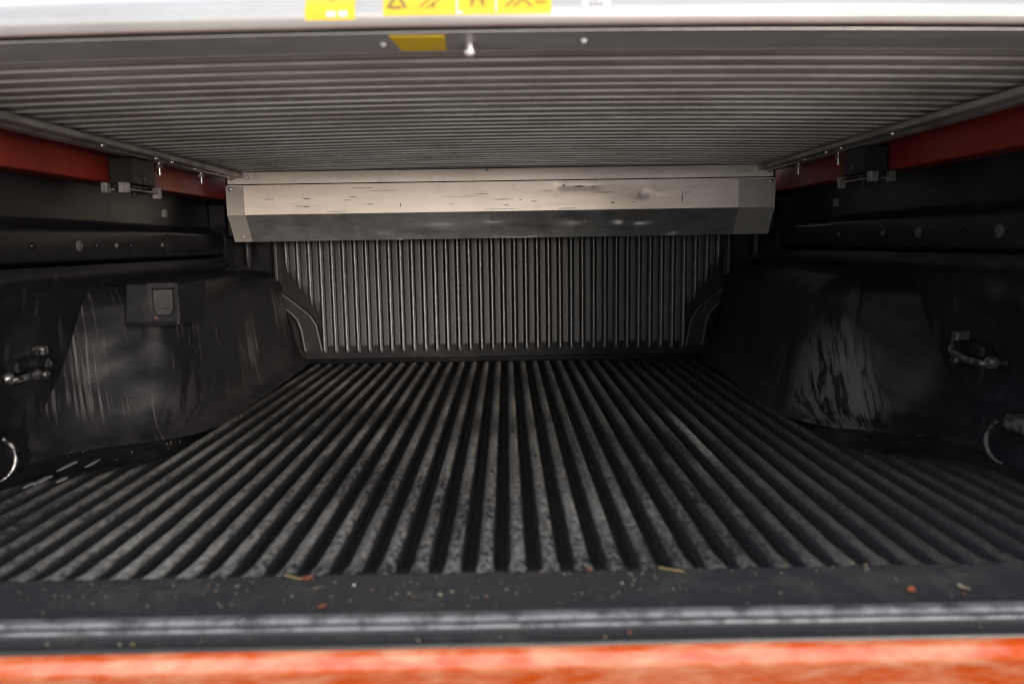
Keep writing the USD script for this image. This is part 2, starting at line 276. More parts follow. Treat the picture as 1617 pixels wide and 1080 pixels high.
# ------------------------------------------------------------------ pickup truck bed (painted sheet metal)
Y0, Y1 = 0.592, 2.235          # rear edge, bulkhead
truck = thing('pickup_truck', 'red pickup truck cargo bed, seen into from its open rear end', 'pickup truck')
for s in (-1, 1):
    # inner side panel: profile (|x|, z) swept along the bed
    prof = [(0.800, -0.05), (0.800, 0.300), (0.762, 0.306), (0.752, 0.312), (0.750, 0.318), (0.750, 0.358), (0.754, 0.366), (0.768, 0.371), (0.782, 0.377),
            (0.790, 0.388), (0.792, 0.456), (0.86, 0.456), (0.86, -0.05)]
    p = loft([(s * a, b) for a, b in prof], np.linspace(Y0 + 0.02, Y1, 30), axis='y')
    obj('side_panel', p, 'body_black', truck, smooth=35)
    # a painted top rail, red, with a rolled lower edge
    prof = [(0.742, 0.459), (0.744, 0.457), (0.86, 0.457), (0.86, 0.5195), (0.746, 0.5195), (0.742, 0.515)]
    pr = obj('painted_rail', loft([(s * a, b) for a, b in prof], np.linspace(Y0 + 0.02, Y1, 12), axis='y'), 'red_paint_shaded', truck, smooth=30)
    # rubber seal between rail and cover rail
    obj('rubber_seal', box(min(s * 0.700, s * 0.752), max(s * 0.700, s * 0.752), Y0 + 0.06, 2.06, 0.5200, 0.5235, 0.001), 'black_rubber', truck)
    # bolt heads and holes along the ledge
    for k, yy_ in enumerate((1.145, 1.235, 1.37, 1.43, 1.50, 1.56, 1.70, 1.83, 1.93)):
        r = 0.0105 if k in (0, 2) else 0.0055
        obj('bolt', screw_head((s * 0.750, yy_, 0.338), (-s, 0, 0), r, 0.004), 'zinc' if k == 8 else 'body_black' if k % 2 else 'bolt_grey', truck, smooth=40)
    # pressed bracket panel near the bulkhead
    obj('bracket_plate', box(min(s * 0.746, s * 0.752), max(s * 0.746, s * 0.752), 1.72, 1.95, 0.322, 0.362, 0.002), 'body_black', truck)
    # corner gusset beside the bulkhead
    obj('corner_post', box(min(s * 0.735, s * 0.80), max(s * 0.735, s * 0.80), 2.08, Y1, 0.0, 0.455, 0.012), 'body_black', truck)
    obj('clip', box(min(s * 0.783, s * 0.794), max(s * 0.783, s * 0.794), 1.80, 1.815, 0.402, 0.422, 0.002), 'clamp_grey', truck, label='small grey plastic clip on the black side wall')
obj('front_panel', box(-0.86, 0.86, Y1, Y1 + 0.05, -0.05, 0.5195, 0.004), 'body_black', truck)
obj('bed_floor', box(-0.86, 0.86, Y0 + 0.02, Y1, -0.060, -0.030, 0.0), 'red_paint_shaded', truck)
# painted rear sill: rounded nose, then the drop behind the tailgate hinge
prof = [(0.600, -0.012), (0.590, -0.0125), (0.583, -0.015), (0.577, -0.0195), (0.570, -0.0215), (0.535, -0.0230), (0.515, -0.026), (0.502, -0.036), (0.497, -0.052), (0.497, -0.20), (0.55, -0.20), (0.61, -0.10), (0.61, -0.0125)]
xs = np.linspace(-0.86, 0.86, 200)
sill = loft(prof, xs)
sill.vertices[:, 2] += 0.0012 * (fbm(np.c_[sill.vertices[:, 0] * 9, sill.vertices[:, 1] * 25, np.zeros(len(sill.vertices))], 3, 5) - 0.5) * (sill.vertices[:, 2] > -0.04)
sill.vertices[:, 1] += 0.006; sill.vertices[:, 2] += 0.0085
obj('rear_sill', sill, 'sill_paint_glints', truck, smooth=40, label='glossy orange-red painted rear sill of the bed')

# ------------------------------------------------------------------ bed liner
liner = thing('bed_liner', 'black ribbed plastic bed liner covering floor, wheel arches and bulkhead of the truck bed', 'bed liner')
GZ = -0.0145
fl = [(-0.79, 0.70), (0.79, 0.70), (0.79, 2.225), (-0.79, 2.225)]
NX, NY = 120, 120
gx, gy = np.meshgrid(np.linspace(-0.795, 0.795, NX), np.r_[np.linspace(0.70, 0.80, 30)[:-1], np.linspace(0.80, 2.222, NY - 29)], indexing='ij')
gz = GZ + 0.0016 * (fbm(np.stack([gx * 8, gy * 8, gx * 0], -1), 4, 3) - 0.5)
flat = np.clip((np.abs(gx) - 0.575) / 0.01, 0, 1) * np.clip((gy - 1.20) / 0.05, 0, 1)     # level strip round the wheel arches
flat = np.maximum(flat, np.clip((np.abs(gx) - 0.715) / 0.008, 0, 1))
gz += flat * 0.012
gz = np.maximum(gz, gz + (-0.0012 - gz) * np.clip((0.790 - gy) / 0.05, 0, 1) ** 1.4)
floor = obj('floor', grid(np.stack([gx, gy, gz], -1)), 'liner_floor', liner, smooth=True)
PITCHX = 0.0340
def rib(xc, y0, y1, wt, wb, h, zb, flare_near, seed, name='rib', mat='liner_rib'):
    L = y1 - y0; n = max(30, int(L / 0.010))
    t = np.r_[np.linspace(0, 0.06, 14)[:-1], np.linspace(0.06, L - 0.03, n)[:-1], np.linspace(L - 0.03, L, 8)]
    if L < 0.8: t = np.r_[np.linspace(0, 0.06, 14)[:-1], np.linspace(0.06, L, n)]
    y = y0 + t
    c = np.array([-1, -0.93, -0.86, -0.5, 0, 0.5, 0.86, 0.93, 1.0])
    P = np.zeros((len(y), 11, 3))
    fl = np.clip(1 - t / 0.045, 0, 1) ** 1.6 if flare_near else np.zeros_like(t)
    end = np.clip((L - t) / (0.022 if L > 0.8 else 0.12), 0, 1) ** 0.7
    start = np.ones_like(t) if flare_near else np.clip(t / 0.022, 0, 1) ** 0.6
    hh = h * end * start
    fl = fl * 0.45
    half_t = (wt / 2) * (1 - fl) + (PITCHX / 2 - 0.0004) * fl
    half_b = np.maximum((wb / 2) * (1 - fl) + (PITCHX / 2 - 0.0002) * fl, half_t)
    pr = [(-1, 0, 0), (-1, .40, .3), (-1, .70, .62), (-1, .90, .9), (-.62, .99, 1), (0, 1.03, 1), (.62, .99, 1), (1, .90, .9), (1, .70, .62), (1, .40, .3), (1, 0, 0)]
    for j, (u, v, w) in enumerate(pr):
        half = half_b * (1 - w) + half_t * w
        P[:, j, 0] = xc + u * half; P[:, j, 1] = y; P[:, j, 2] = zb + hh * v
    q = P.copy(); q[..., 0] *= 60; q[..., 1] *= 45; q[..., 2] = seed * 3.7
    w = np.array([p[1] for p in pr])
    P[..., 0] += (fbm(q, 3, seed) - 0.5) * 0.0028 * w
    P[..., 2] += (fbm(q * 1.7, 3, seed + 50) - 0.5) * 0.0022 * w
    return grid(P, flip=True)
k = 0
for i in range(-21, 21):
    xc = PITCHX * (i + 0.5)
    y1 = 2.146 if abs(xc) < 0.55 else 1.235 - (abs(xc) - 0.57) * 0.7
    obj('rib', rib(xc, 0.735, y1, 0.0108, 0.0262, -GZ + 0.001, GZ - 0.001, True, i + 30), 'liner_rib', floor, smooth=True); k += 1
# the level rear lip with two raised beads
prof = [(0.5985, -0.0036), (0.5990, -0.0012), (0.601, 0.0), (0.610, 0.0002), (0.6180, 0.0002), (0.6205, 0.0026), (0.6235, 0.0032), (0.6265, 0.0024), (0.6285, 0.0004),
        (0.6315, 0.0004), (0.6335, 0.0030), (0.638, 0.0046), (0.643, 0.0046), (0.648, 0.0026), (0.652, 0.0004), (0.665, 0.0), (0.700, -0.0002), (0.7365, -0.0006), (0.7365, -0.025), (0.5985, -0.025)]
lip = loft(prof, np.linspace(-0.80, 0.80, 260))
v = lip.vertices
v[:, 2] += 0.0012 * (fbm(np.c_[v[:, 0] * 7, v[:, 1] * 12, v[:, 2] * 0], 4, 9) - 0.5) * (v[:, 2] > -0.004)
lip_part = obj('rear_lip', lip, 'liner_lip', liner, smooth=35)
def lip_noise(x, y): return 0.0012 * (fbm(np.c_[x * 7, y * 12, y * 0], 4, 9) - 0.5)
for prof in ([(0.6320, 0.0), (0.6330, 0.0034), (0.6355, 0.0052), (0.638, 0.0058), (0.643, 0.0056), (0.6475, 0.0036), (0.6495, 0.0)], [(0.6195, 0.0), (0.6203, 0.0032), (0.6222, 0.0044), (0.6250, 0.0042), (0.6268, 0.0030), (0.6278, 0.0)]):
    m = loft(prof, np.linspace(-0.799, 0.799, 260)); m.vertices[:, 2] += lip_noise(m.vertices[:, 0], m.vertices[:, 1])
    obj('raised_bead', m, 'highlit_bead', lip_part, smooth=50)
# side walls of the liner with an undulating fold, wheel arches
for s in (-1, 1):
    ys = np.linspace(0.64, 2.21, 110); zs = np.linspace(-0.012, 0.303, 40)
    yy2, zz2 = np.meshgrid(ys, zs, indexing='ij')
    xw = 0.775 - 0.022 * (zz2 / 0.3) - 0.030 * np.exp(-np.maximum(zz2, 0) / 0.016)
    xw -= 0.014 * np.exp(-((zz2 - 0.285) / 0.012) ** 2)
    pl = np.clip((1.25 - yy2) / 0.05, 0, 1) * np.clip((yy2 - 1.06) / 0.05, 0, 1) * np.clip((zz2 - 0.075) / 0.03, 0, 1) * np.clip((0.235 - zz2) / 0.03, 0, 1)
    xw += 0.020 * pl                                            # pressed recess that holds the tie-down
    xw += 0.010 * (fbm(np.stack([yy2 * 5, zz2 * 6, yy2 * 0 + s], -1), 4, 21) - 0.5)
    obj('side_wall', grid(np.stack([s * xw, yy2, zz2], -1), flip=(s < 0)), 'liner_side', liner, smooth=True)
    # wheel arch as a swept footprint
    R0 = 0.055
    key = np.array([(-0.86, 0.98), (-0.80, 1.10), (-0.770, 1.19), (-0.742, 1.25), (-0.700, 1.290), (-0.650, 1.312), (-0.606, 1.340), (-0.576, 1.385), (-0.561, 1.45), (-0.566, 1.60), (-0.576, 1.85), (-0.592, 2.19)])
    kd = np.r_[0, np.cumsum(np.linalg.norm(np.diff(key, axis=0), axis=1))]
    from scipy.interpolate import PchipInterpolator
    path = np.array(list(zip(*[PchipInterpolator(kd, key[:, c_])(np.linspace(0, kd[-1], 110)) for c_ in (0, 1)])))
    path = np.array(path)
    tg = np.gradient(path, axis=0); tg /= np.linalg.norm(tg, axis=1)[:, None]
    nrm = np.c_[-tg[:, 1], tg[:, 0]]        # points into the arch
    if (nrm[-1, 0] > 0): nrm = -nrm
    slope = np.clip((1.46 - path[:, 1]) / 0.13, 0, 1) * np.clip((path[:, 1] - 1.12) / 0.15, 0, 1)
    H = 0.262; rows = []
    zl = np.r_[np.linspace(-0.003, 0.03, 8)[:-1], np.linspace(0.03, H - 0.045, 22)]
    for z in zl:
        ins = 0.20 * z + 0.24 * z * slope - 0.030 * np.exp(-max(z, 0) / 0.012)
        rows.append(np.c_[path + nrm * ins[:, None], np.full(len(path), z)])
    ztop = H - 0.045
    for a in np.linspace(0, np.pi / 2, 9)[1:]:
        ins = (0.20 + 0.24 * slope) * ztop + 0.045 * (1 - np.cos(a)) + 0.012 * np.sin(a)
        rows.append(np.c_[path + nrm * ins[:, None], np.full(len(path), ztop + 0.045 * np.sin(a))])
    last = rows[-1]
    for f in (0.35, 0.7, 1.0):
        q = last.copy(); q[:, 0] = last[:, 0] * (1 - f) + (-0.83) * f
        q[:, 1] = last[:, 1] + f * 0.02 * np.clip((1.5 - last[:, 1]) / 0.1, 0, 1); q[:, 2] += 0.012 * f
        rows.append(q)
    G = np.array(rows)
    dn = fbm(G * 11 + s * 5, 4, 33) - 0.5
    G[..., 0] -= 0.010 * dn; G[..., 1] += 0.012 * dn
    G[..., 0] *= -s
    G[..., 0] = G[..., 0]
    obj('wheel_arch', grid(G, flip=(s < 0)), 'arch_left' if s < 0 else 'arch_right', liner, smooth=True)

# bulkhead panel with alternating wide and narrow upright ribs
YB = 2.205
fp = thing_path = None
front = obj('front_panel', box(-0.665, 0.665, YB, YB + 0.018, 0.0, 0.43, 0.003), 'liner_floor', liner)
PB = 0.0326
def upright(xc, z0, z1, wt, wb, h, seed):
    n = 40; z = np.r_[np.linspace(z0, z0 + 0.03, 14)[:-1], np.linspace(z0 + 0.03, z1, n - 13)]
    end = np.clip((z - z0) / (0.008 if z0 < 0.04 else 0.030), 0, 1) ** 0.6
    pr = [(-1, 0, 0), (-1, .7, .7), (-.95, .95, .95), (-.8, 1, 1), (0, 1.0, 1), (.8, 1, 1), (.95, .95, .95), (1, .7, .7), (1, 0, 0)]
    P = np.zeros((n, len(pr), 3))
    for j, (u, v, w) in enumerate(pr):
        P[:, j] = np.c_[xc + u * (wb * (1 - w) + wt * w) / 2 * (np.ones(n) if z0 < 0.04 else 0.15 + 0.85 * end), YB - h * v * end, z]
    P[..., 0] += 0.0005 * (fbm(np.stack([P[..., 0] * 0 + seed, P[..., 2] * 18, P[..., 1] * 0], -1), 3, seed) - 0.5)
    return grid(P)
def zlow(x):   # diagonal cut-out over the corner brackets
    a = abs(x)
    return 0.030 if a < 0.53 else 0.05 + (a - 0.53) * 1.45 + 0.075
for i in range(-19, 20):
    x = PB * i
    zl = zlow(x)
    if abs(x) < 0.635:
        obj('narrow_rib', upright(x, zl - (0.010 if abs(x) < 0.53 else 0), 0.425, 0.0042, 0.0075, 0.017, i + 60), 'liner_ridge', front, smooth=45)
    xw_ = x + PB / 2
    if abs(xw_) < 0.63:
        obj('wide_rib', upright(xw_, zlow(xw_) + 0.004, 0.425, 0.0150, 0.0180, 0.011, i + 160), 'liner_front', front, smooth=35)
for s in (-1, 1):
    # thick edge beads and the bent corner brackets
    for (xa, za, zb_, w, h) in ((0.647, 0.205, 0.43, 0.013, 0.024), (0.728, 0.27, 0.40, 0.010, 0.02)):
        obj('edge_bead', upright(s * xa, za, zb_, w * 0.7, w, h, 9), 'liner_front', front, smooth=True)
    line = np.array([(0.640, 0.200), (0.600, 0.170), (0.556, 0.132), (0.540, 0.105), (0.526, 0.028)])
    line2 = np.array([(0.640, 0.165), (0.608, 0.140), (0.592, 0.122), (0.582, 0.09), (0.573, 0.028)])
    quad = np.vstack([line, line2[::-1]])
    from shapely.geometry import Polygon
    m = tc.extrude_polygon(Polygon(np.c_[s * quad[:, 0], quad[:, 1]]), 0.030, engine='earcut')
    m.vertices = np.c_[m.vertices[:, 0], YB - m.vertices[:, 2] + 0.001, m.vertices[:, 1]]; m.fix_normals()
    br = obj('corner_bracket', m, 'liner_side', front)
    for q in (line, line2):
        t = np.linspace(0, len(q) - 1, 50); pts = np.c_[s * np.interp(t, range(len(q)), q[:, 0]), np.full(50, YB - 0.030), np.interp(t, range(len(q)), q[:, 1])]
        obj('bead', tube(pts, 0.0042, 8), 'liner_front', br, smooth=True)

# ------------------------------------------------------------------ roll cover: canister, slats, rails
can = thing('cover_canister', 'long beige aluminium roller housing across the front of the bed, dented grey lower face', 'roller housing')
W2 = 0.706
def plate(x0, x1, rows, th, nx=180, dents=(), bend=0.0):
    """a sheet through (y, z) rows, dented, with a thickness"""
    rows = np.asarray(rows, float); xs_ = np.linspace(x0, x1, nx)
    P = np.zeros((nx, len(rows), 3)); P[..., 0] = xs_[:, None]; P[..., 1] = rows[:, 0]; P[..., 2] = rows[:, 1]
    d = np.zeros(P.shape[:2])
    for (dx, dz, rx, rz, dep) in dents:
        d += dep * np.exp(-((P[..., 0] - dx) / rx) ** 2 - ((P[..., 2] - dz) / rz) ** 2)
    d += bend * (fbm(np.stack([P[..., 0] * 6, P[..., 2] * 14, P[..., 0] * 0], -1), 4, 77) - 0.5)
    front_, back = P.copy(), P.copy(); front_[..., 1] += d; back[..., 1] += th
    m = trimesh.util.concatenate([grid(front_, flip=True), grid(back)])
    for a, b in ((front_[0], back[0]), (front_[-1], back[-1]), (front_[:, 0], back[:, 0]), (front_[:, -1], back[:, -1])):
        m = trimesh.util.concatenate([m, grid(np.stack([a, b]))])
    m.merge_vertices(); m.fix_normals(); return m
obj('top_strip', plate(-W2, W2, [(2.004, 0.4915), (2.0035, 0.500), (2.004, 0.512), (2.006, 0.5215)], 0.012, bend=0.001), 'canister_aluminium', can, smooth=30)
rows = [(2.0035, z) for z in np.linspace(0.4130, 0.4885, 14)]
dents = [(0.37, 0.452, 0.010, 0.010, 0.004), (0.20, 0.475, 0.05, 0.010, 0.003), (0.16, 0.478, 0.012, 0.012, 0.003), (0.24, 0.474, 0.012, 0.012, 0.003), (0.35, 0.468, 0.04, 0.02, 0.002)]
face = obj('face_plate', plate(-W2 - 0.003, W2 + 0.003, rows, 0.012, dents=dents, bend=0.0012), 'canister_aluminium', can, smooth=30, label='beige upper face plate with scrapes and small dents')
rows = [(2.0035 + 0.045 * t, 0.4125 - 0.0685 * t) for t in np.linspace(1, 0, 14)]
dents = [(-0.24, 0.352, 0.05, 0.012, 0.010), (-0.16, 0.372, 0.09, 0.012, -0.004), (0.05, 0.36, 0.09, 0.015, 0.006), (0.31, 0.372, 0.03, 0.012, -0.006), (0.36, 0.385, 0.05, 0.010, 0.005), (0.18, 0.39, 0.06, 0.012, 0.006), (-0.02, 0.395, 0.05, 0.01, 0.005), (0.45, 0.36, 0.03, 0.012, 0.005), (-0.30, 0.37, 0.04, 0.012, 0.004)]
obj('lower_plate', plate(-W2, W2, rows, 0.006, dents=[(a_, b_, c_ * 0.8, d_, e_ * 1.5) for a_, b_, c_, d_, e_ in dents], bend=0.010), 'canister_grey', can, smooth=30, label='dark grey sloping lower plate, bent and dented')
for s in (-1, 1):
    w = 0.046 if s < 0 else 0.095
    prof = [(2.0010, 0.4855), (2.0010, 0.4128), (2.0455, 0.3445), (2.0490, 0.3445), (2.0060, 0.4125), (2.0060, 0.4855)]
    xa, xb = sorted((s * (W2 + 0.005 - w), s * (W2 + 0.005)))
    ec = obj('end_cap', loft(prof, [xa, xb]), 'endcap_grey', can)
    obj('side_plate', box(min(s * (W2 + 0.004), s * (W2 + 0.008)), max(s * (W2 + 0.004), s * (W2 + 0.008)), 2.01, 2.19, 0.36, 0.52, 0.001), 'matt_black', can)
    obj('screw', screw_head((s * (W2 - 0.006), 2.0010, 0.479), (0, -1, 0), 0.0048), 'zinc', ec, smooth=40)
    obj('screw', screw_head((s * (W2 - 0.020), 2.038, 0.3545), (0, -0.83, -0.55), 0.0036), 'zinc', ec, smooth=40)
    obj('screw', screw_head((s * (W2 - 0.010), 2.0045, 0.507), (0, -1, 0), 0.0060), 'matt_black', can, smooth=40)
for x in (-0.655, -0.632, 0.615, 0.635):
    m = tc.annulus(r_min=0.0045, r_max=0.0065, height=0.0015); m.apply_transform(trimesh.geometry.align_vectors([0, 0, 1], [0, -1, 0])); m.apply_translation((x, 2.0037, 0.508))
    obj('stamped_ring', m, 'endcap_grey', can)
obj('rivet', screw_head((-0.037, 2.0050, 0.517), (0, -1, 0), 0.0045), 'endcap_grey', can, smooth=40)
# back and top of the housing
obj('housing_back', trimesh.util.concatenate([box(-W2, W2, 2.022, 2.19, 0.416, 0.5225, 0.003), box(-W2, W2, 2.062, 2.19, 0.346, 0.415, 0.003)]), 'matt_black', can)
# scrapes: thin worn streaks where cargo rubbed the face down to darker metal
for (x, z, L, h) in [(-0.60, 0.452, .030, .0020), (-0.505, 0.452, .020, .0030), (-0.505, 0.432, .016, .0042), (-0.52, 0.4325, .034, .0016), (-0.385, 0.455, .022, .0022), (-0.40, 0.447, .018, .0018), (-0.34, 0.436, .016, .0020), (-0.262, 0.433, .003, .011), (-0.30, 0.470, .08, .0012),
                     (-0.36, 0.477, .06, .0018), (-0.10, 0.452, .10, .0012), (-0.13, 0.433, .012, .0020), (-0.05, 0.458, .04, .0016), (0.005, 0.443, .05, .0022), (0.012, 0.428, .014, .0024), (0.05, 0.441, .008, .0018), (0.085, 0.437, .018, .0026), (0.12, 0.462, .03, .0014), (0.20, 0.473, .035, .0052),
                     (0.165, 0.476, .018, .0060), (0.24, 0.471, .018, .0070), (0.265, 0.457, .05, .0024), (0.29, 0.43, .010, .0046), (0.345, 0.431, .012, .0022), (0.47, 0.440, .0030, .030), (0.482, 0.4535, .022, .0020), (0.0, 0.418, .10, .0014), (0.17, 0.4175, .05, .0018), (-0.43, 0.4185, .06, .0014), (0.41, 0.460, .03, .0010)]:
    n = 18; t = np.linspace(-1, 1, n)
    top = h * (1 - t ** 2) ** 0.5 * (0.45 + 0.9 * np.array([rng.random() for _ in t])) / 2 + 0.0001; bot = -h * (1 - t ** 2) ** 0.5 * (0.45 + 0.9 * np.array([rng.random() for _ in t])) / 2 - 0.0001
    from shapely.geometry import Polygon
    poly = Polygon(np.r_[np.c_[t * L / 2, top], np.c_[t * L / 2, bot][::-1]]).buffer(0)
    poly = max(getattr(poly, 'geoms', [poly]), key=lambda g: g.area)
    m = tc.extrude_polygon(poly, 0.0006, engine='earcut'); dz = sum(dep * math.exp(-((x - dx) / rx) ** 2 - ((z - dz_) / rz) ** 2) for dx, dz_, rx, rz, dep in [(0.37, 0.452, 0.010, 0.010, 0.004), (0.20, 0.475, 0.05, 0.010, 0.003), (0.16, 0.478, 0.012, 0.012, 0.003), (0.24, 0.474, 0.012, 0.012, 0.003), (0.35, 0.468, 0.04, 0.02, 0.002)])
    yoff = dz + 0.0012 * (fbm(np.array([x * 6, z * 14, 0.0]), 4, 77) - 0.5)
    m.vertices = np.c_[m.vertices[:, 0] + x, 2.0037 + yoff - m.vertices[:, 2] - 0.0, m.vertices[:, 1] + z]; m.fix_normals()
    obj('scrape_mark', m, 'scuff_dark', face)

cover = thing('roll_cover', 'retracting aluminium slatted roll cover closed over the truck bed', 'roll cover')
def crown(x): return -0.020 * np.asarray(x) ** 2
SP = 0.0445
nsl = 31
xs = np.linspace(-0.692, 0.692, 40)
for i in range(nsl):
    a = 0.827 + SP * i
    b = a + SP - 0.0012
    prof = [(a, 0.5405), (a, 0.5332), (a + 0.010, 0.5334), (a + 0.0245, 0.5334), (a + 0.0250, 0.5326), (a + 0.0268, 0.5326), (a + 0.0273, 0.5334), (b - 0.002, 0.5334), (b, 0.5345), (b, 0.5405)]
    wob = rng.uniform(-0.0005, 0.0005)
    sl = obj('slat', loft(prof, xs, lambda x: crown(x) + wob), 'slat_aluminium', cover, smooth=25)
    prof = [(a + 0.0001, 0.5335), (a + 0.0002, 0.5312), (a + 0.0007, 0.5302), (a + 0.0016, 0.5298), (a + 0.0030, 0.5300), (a + 0.0038, 0.5308), (a + 0.0046, 0.5335)]
    obj('hinge_bead', loft(prof, xs, lambda x: crown(x) + wob), 'lit_bead_aluminium', sl, smooth=40)
# end bar: flat underside and a rounded face towards the tailgate
bar_face = [(0.7440, 0.5292), (0.7402, 0.5306), (0.7370, 0.5335), (0.7348, 0.5375), (0.7340, 0.5420), (0.7345, 0.5470), (0.7365, 0.5520), (0.7400, 0.5565), (0.7450, 0.5610), (0.7515, 0.5650), (0.7590, 0.5680)]
prof = [(0.7480, 0.5292)] + bar_face + [(0.824, 0.5690), (0.824, 0.5400), (0.7480, 0.5330)]
bar = obj('end_bar', loft(prof, np.linspace(-0.70, 0.70, 60), crown), 'bar_aluminium', cover, smooth=35, label='pale aluminium end bar of the cover with yellow stickers')
bf = np.array(bar_face); bl = np.r_[0, np.cumsum(np.linalg.norm(np.diff(bf, axis=0), axis=1))]
def on_bar(x, z, off):
    """the point of the bar's face at height z, lifted off it"""
    zz_ = bf[:, 1]; y = np.interp(z, zz_, bf[:, 0]); dy = (np.interp(z + 0.001, zz_, bf[:, 0]) - np.interp(z - 0.001, zz_, bf[:, 0])) / 0.002
    n = np.array([-1.0, dy]) / np.hypot(1, dy)
    return np.array([x, y + n[0] * off, z + n[1] * off + crown(x)])
def sticker(x0, x1, z0, z1, off, mat, parent, name, label=None, nz=12, nx=16, lean=0.0):
    dx = 0.0165 if x1 < -0.13 else 0.004 if x0 > 0.07 else 0.0135
    x0, x1 = x0 + dx, x1 + dx
    P = np.array([[on_bar(x + lean * (z - z0), z, off) for z in np.linspace(z0, z1, nz)] for x in np.linspace(x0, x1, nx)])
    Q = np.array([[on_bar(x + lean * (z - z0), z, off - 0.0004) for z in np.linspace(z0, z1, nz)] for x in np.linspace(x0, x1, nx)])
    m = [grid(P, flip=True), grid(Q)]
    for a, b in ((P[0], Q[0]), (P[-1], Q[-1]), (P[:, 0], Q[:, 0]), (P[:, -1], Q[:, -1])): m.append(grid(np.stack([a, b])))
    m = trimesh.util.concatenate(m); m.merge_vertices(); m.fix_normals()
    return obj(name, m, mat, parent, smooth=30, label=label)
prof = [(0.7455, 0.5328), (0.7455, 0.5287), (0.7480, 0.5281), (0.8225, 0.5292), (0.8250, 0.5300), (0.8250, 0.5395)]
obj('bar_underside', loft(prof, np.linspace(-0.695, 0.695, 60), crown), 'underbar_grey', bar, smooth=30)
st1 = sticker(-0.188, -0.142, 0.5380, 0.5655, 0.0006, 'sticker_yellow', bar, 'sticker', 'small square yellow sticker on the end bar')
st2 = sticker(-0.113, 0.042, 0.5405, 0.5655, 0.0006, 'sticker_yellow', bar, 'sticker', 'long yellow warning sticker on the end bar')

# sticker print (dark pictogram strokes and dividers, all as blurred as in the photograph)
for x0, x1, z0, z1 in [(-0.178, -0.170, .560, .570), (-0.166, -0.161, .557, .570), (-0.155, -0.151, .560, .571)]: sticker(x0, x1, z0, z1, 0.0011, 'sticker_print', st1, 'print', nz=5, nx=3)
for x0, x1 in [(-0.168, -0.160), (-0.157, -0.149)]: sticker(x0, x1, .5405, .5455, 0.0011, 'sticker_pink', st1, 'print', nz=4, nx=3)
for x in (-0.045, -0.009): sticker(x - 0.0007, x + 0.0007, .5425, .5655, 0.0011, 'crumb_white', st2, 'divider', nz=8, nx=2)
for x0, w_, z0, z1, ln in [(-0.110, .0030, .547, .5655, 0.55), (-0.094, .0030, .547, .5655, -0.55), (-0.106, .0100, .5465, .5485, 0), (-0.080, .0022, .5475, .5655, 1.0), (-0.074, .0022, .5465, .5600, 1.3), (-0.068, .0016, .5465, .5520, 0.3),
        (-0.036, .0200, .5545, .5565, 0), (-0.033, .0024, .5480, .5545, 0.2), (-0.022, .0024, .5480, .5545, -0.2), (-0.001, .0024, .5470, .5655, 1.1), (0.006, .0024, .5470, .5620, 1.2), (0.022, .0024, .5470, .5655, -0.9), (0.027, .0100, .5500, .5515, 0), (0.027, .0080, .5540, .5552, 0)]:
    sticker(x0, x0 + w_, z0, z1, 0.0011, 'sticker_print', st2, 'print', nz=7, nx=3, lean=ln)
sticker(-0.046, -0.040, 0.5412, 0.5435, 0.0011, 'crumb_white', st2, 'print', nz=3, nx=3)
st3 = sticker(0.080, 0.106, 0.5430, 0.5655, 0.0006, 'sticker_grey', bar, 'sticker', 'small pale grey printed code label on the end bar', nz=10, nx=6)
for i in range(5):
    for j in range(3):
        if (i * 7 + j * 3) % 4: sticker(0.0815 + i * 0.0047, 0.0850 + i * 0.0047, .5465 + j * 0.006, .5505 + j * 0.006, 0.0011, 'canister_grey', st3, 'print', nz=3, nx=2)
def under(x, y): return 0.5280 + (y - 0.76) / 0.064 * 0.001 + float(crown(x))
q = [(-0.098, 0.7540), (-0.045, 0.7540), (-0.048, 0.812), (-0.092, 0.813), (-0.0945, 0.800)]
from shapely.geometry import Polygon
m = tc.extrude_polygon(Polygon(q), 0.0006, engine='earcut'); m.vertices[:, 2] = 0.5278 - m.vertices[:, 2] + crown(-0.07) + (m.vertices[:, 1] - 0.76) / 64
m.fix_normals(); obj('sticker', m, 'sticker_yellow_lit', bar, label='small yellow sticker on the underside of the end bar')
for x, y, r in [(-0.108, 0.785, 0.0045), (0.090, 0.781, 0.0045)]:
    obj('screw', screw_head((x, y, under(x, y)), (0, 0, -1), r, 0.004), 'zinc', bar, smooth=40)
pin = trimesh.util.concatenate([cyl((-0.023, 0.789, under(0, .79) + 0.002), (-0.023, 0.789, under(0, .79) - 0.010), 0.0050, 20), screw_head((-0.023, 0.789, under(0, .79) - 0.009), (0, 0, -1), 0.0075, 0.005)])
obj('latch_pin', pin, 'zinc', bar, smooth=40)

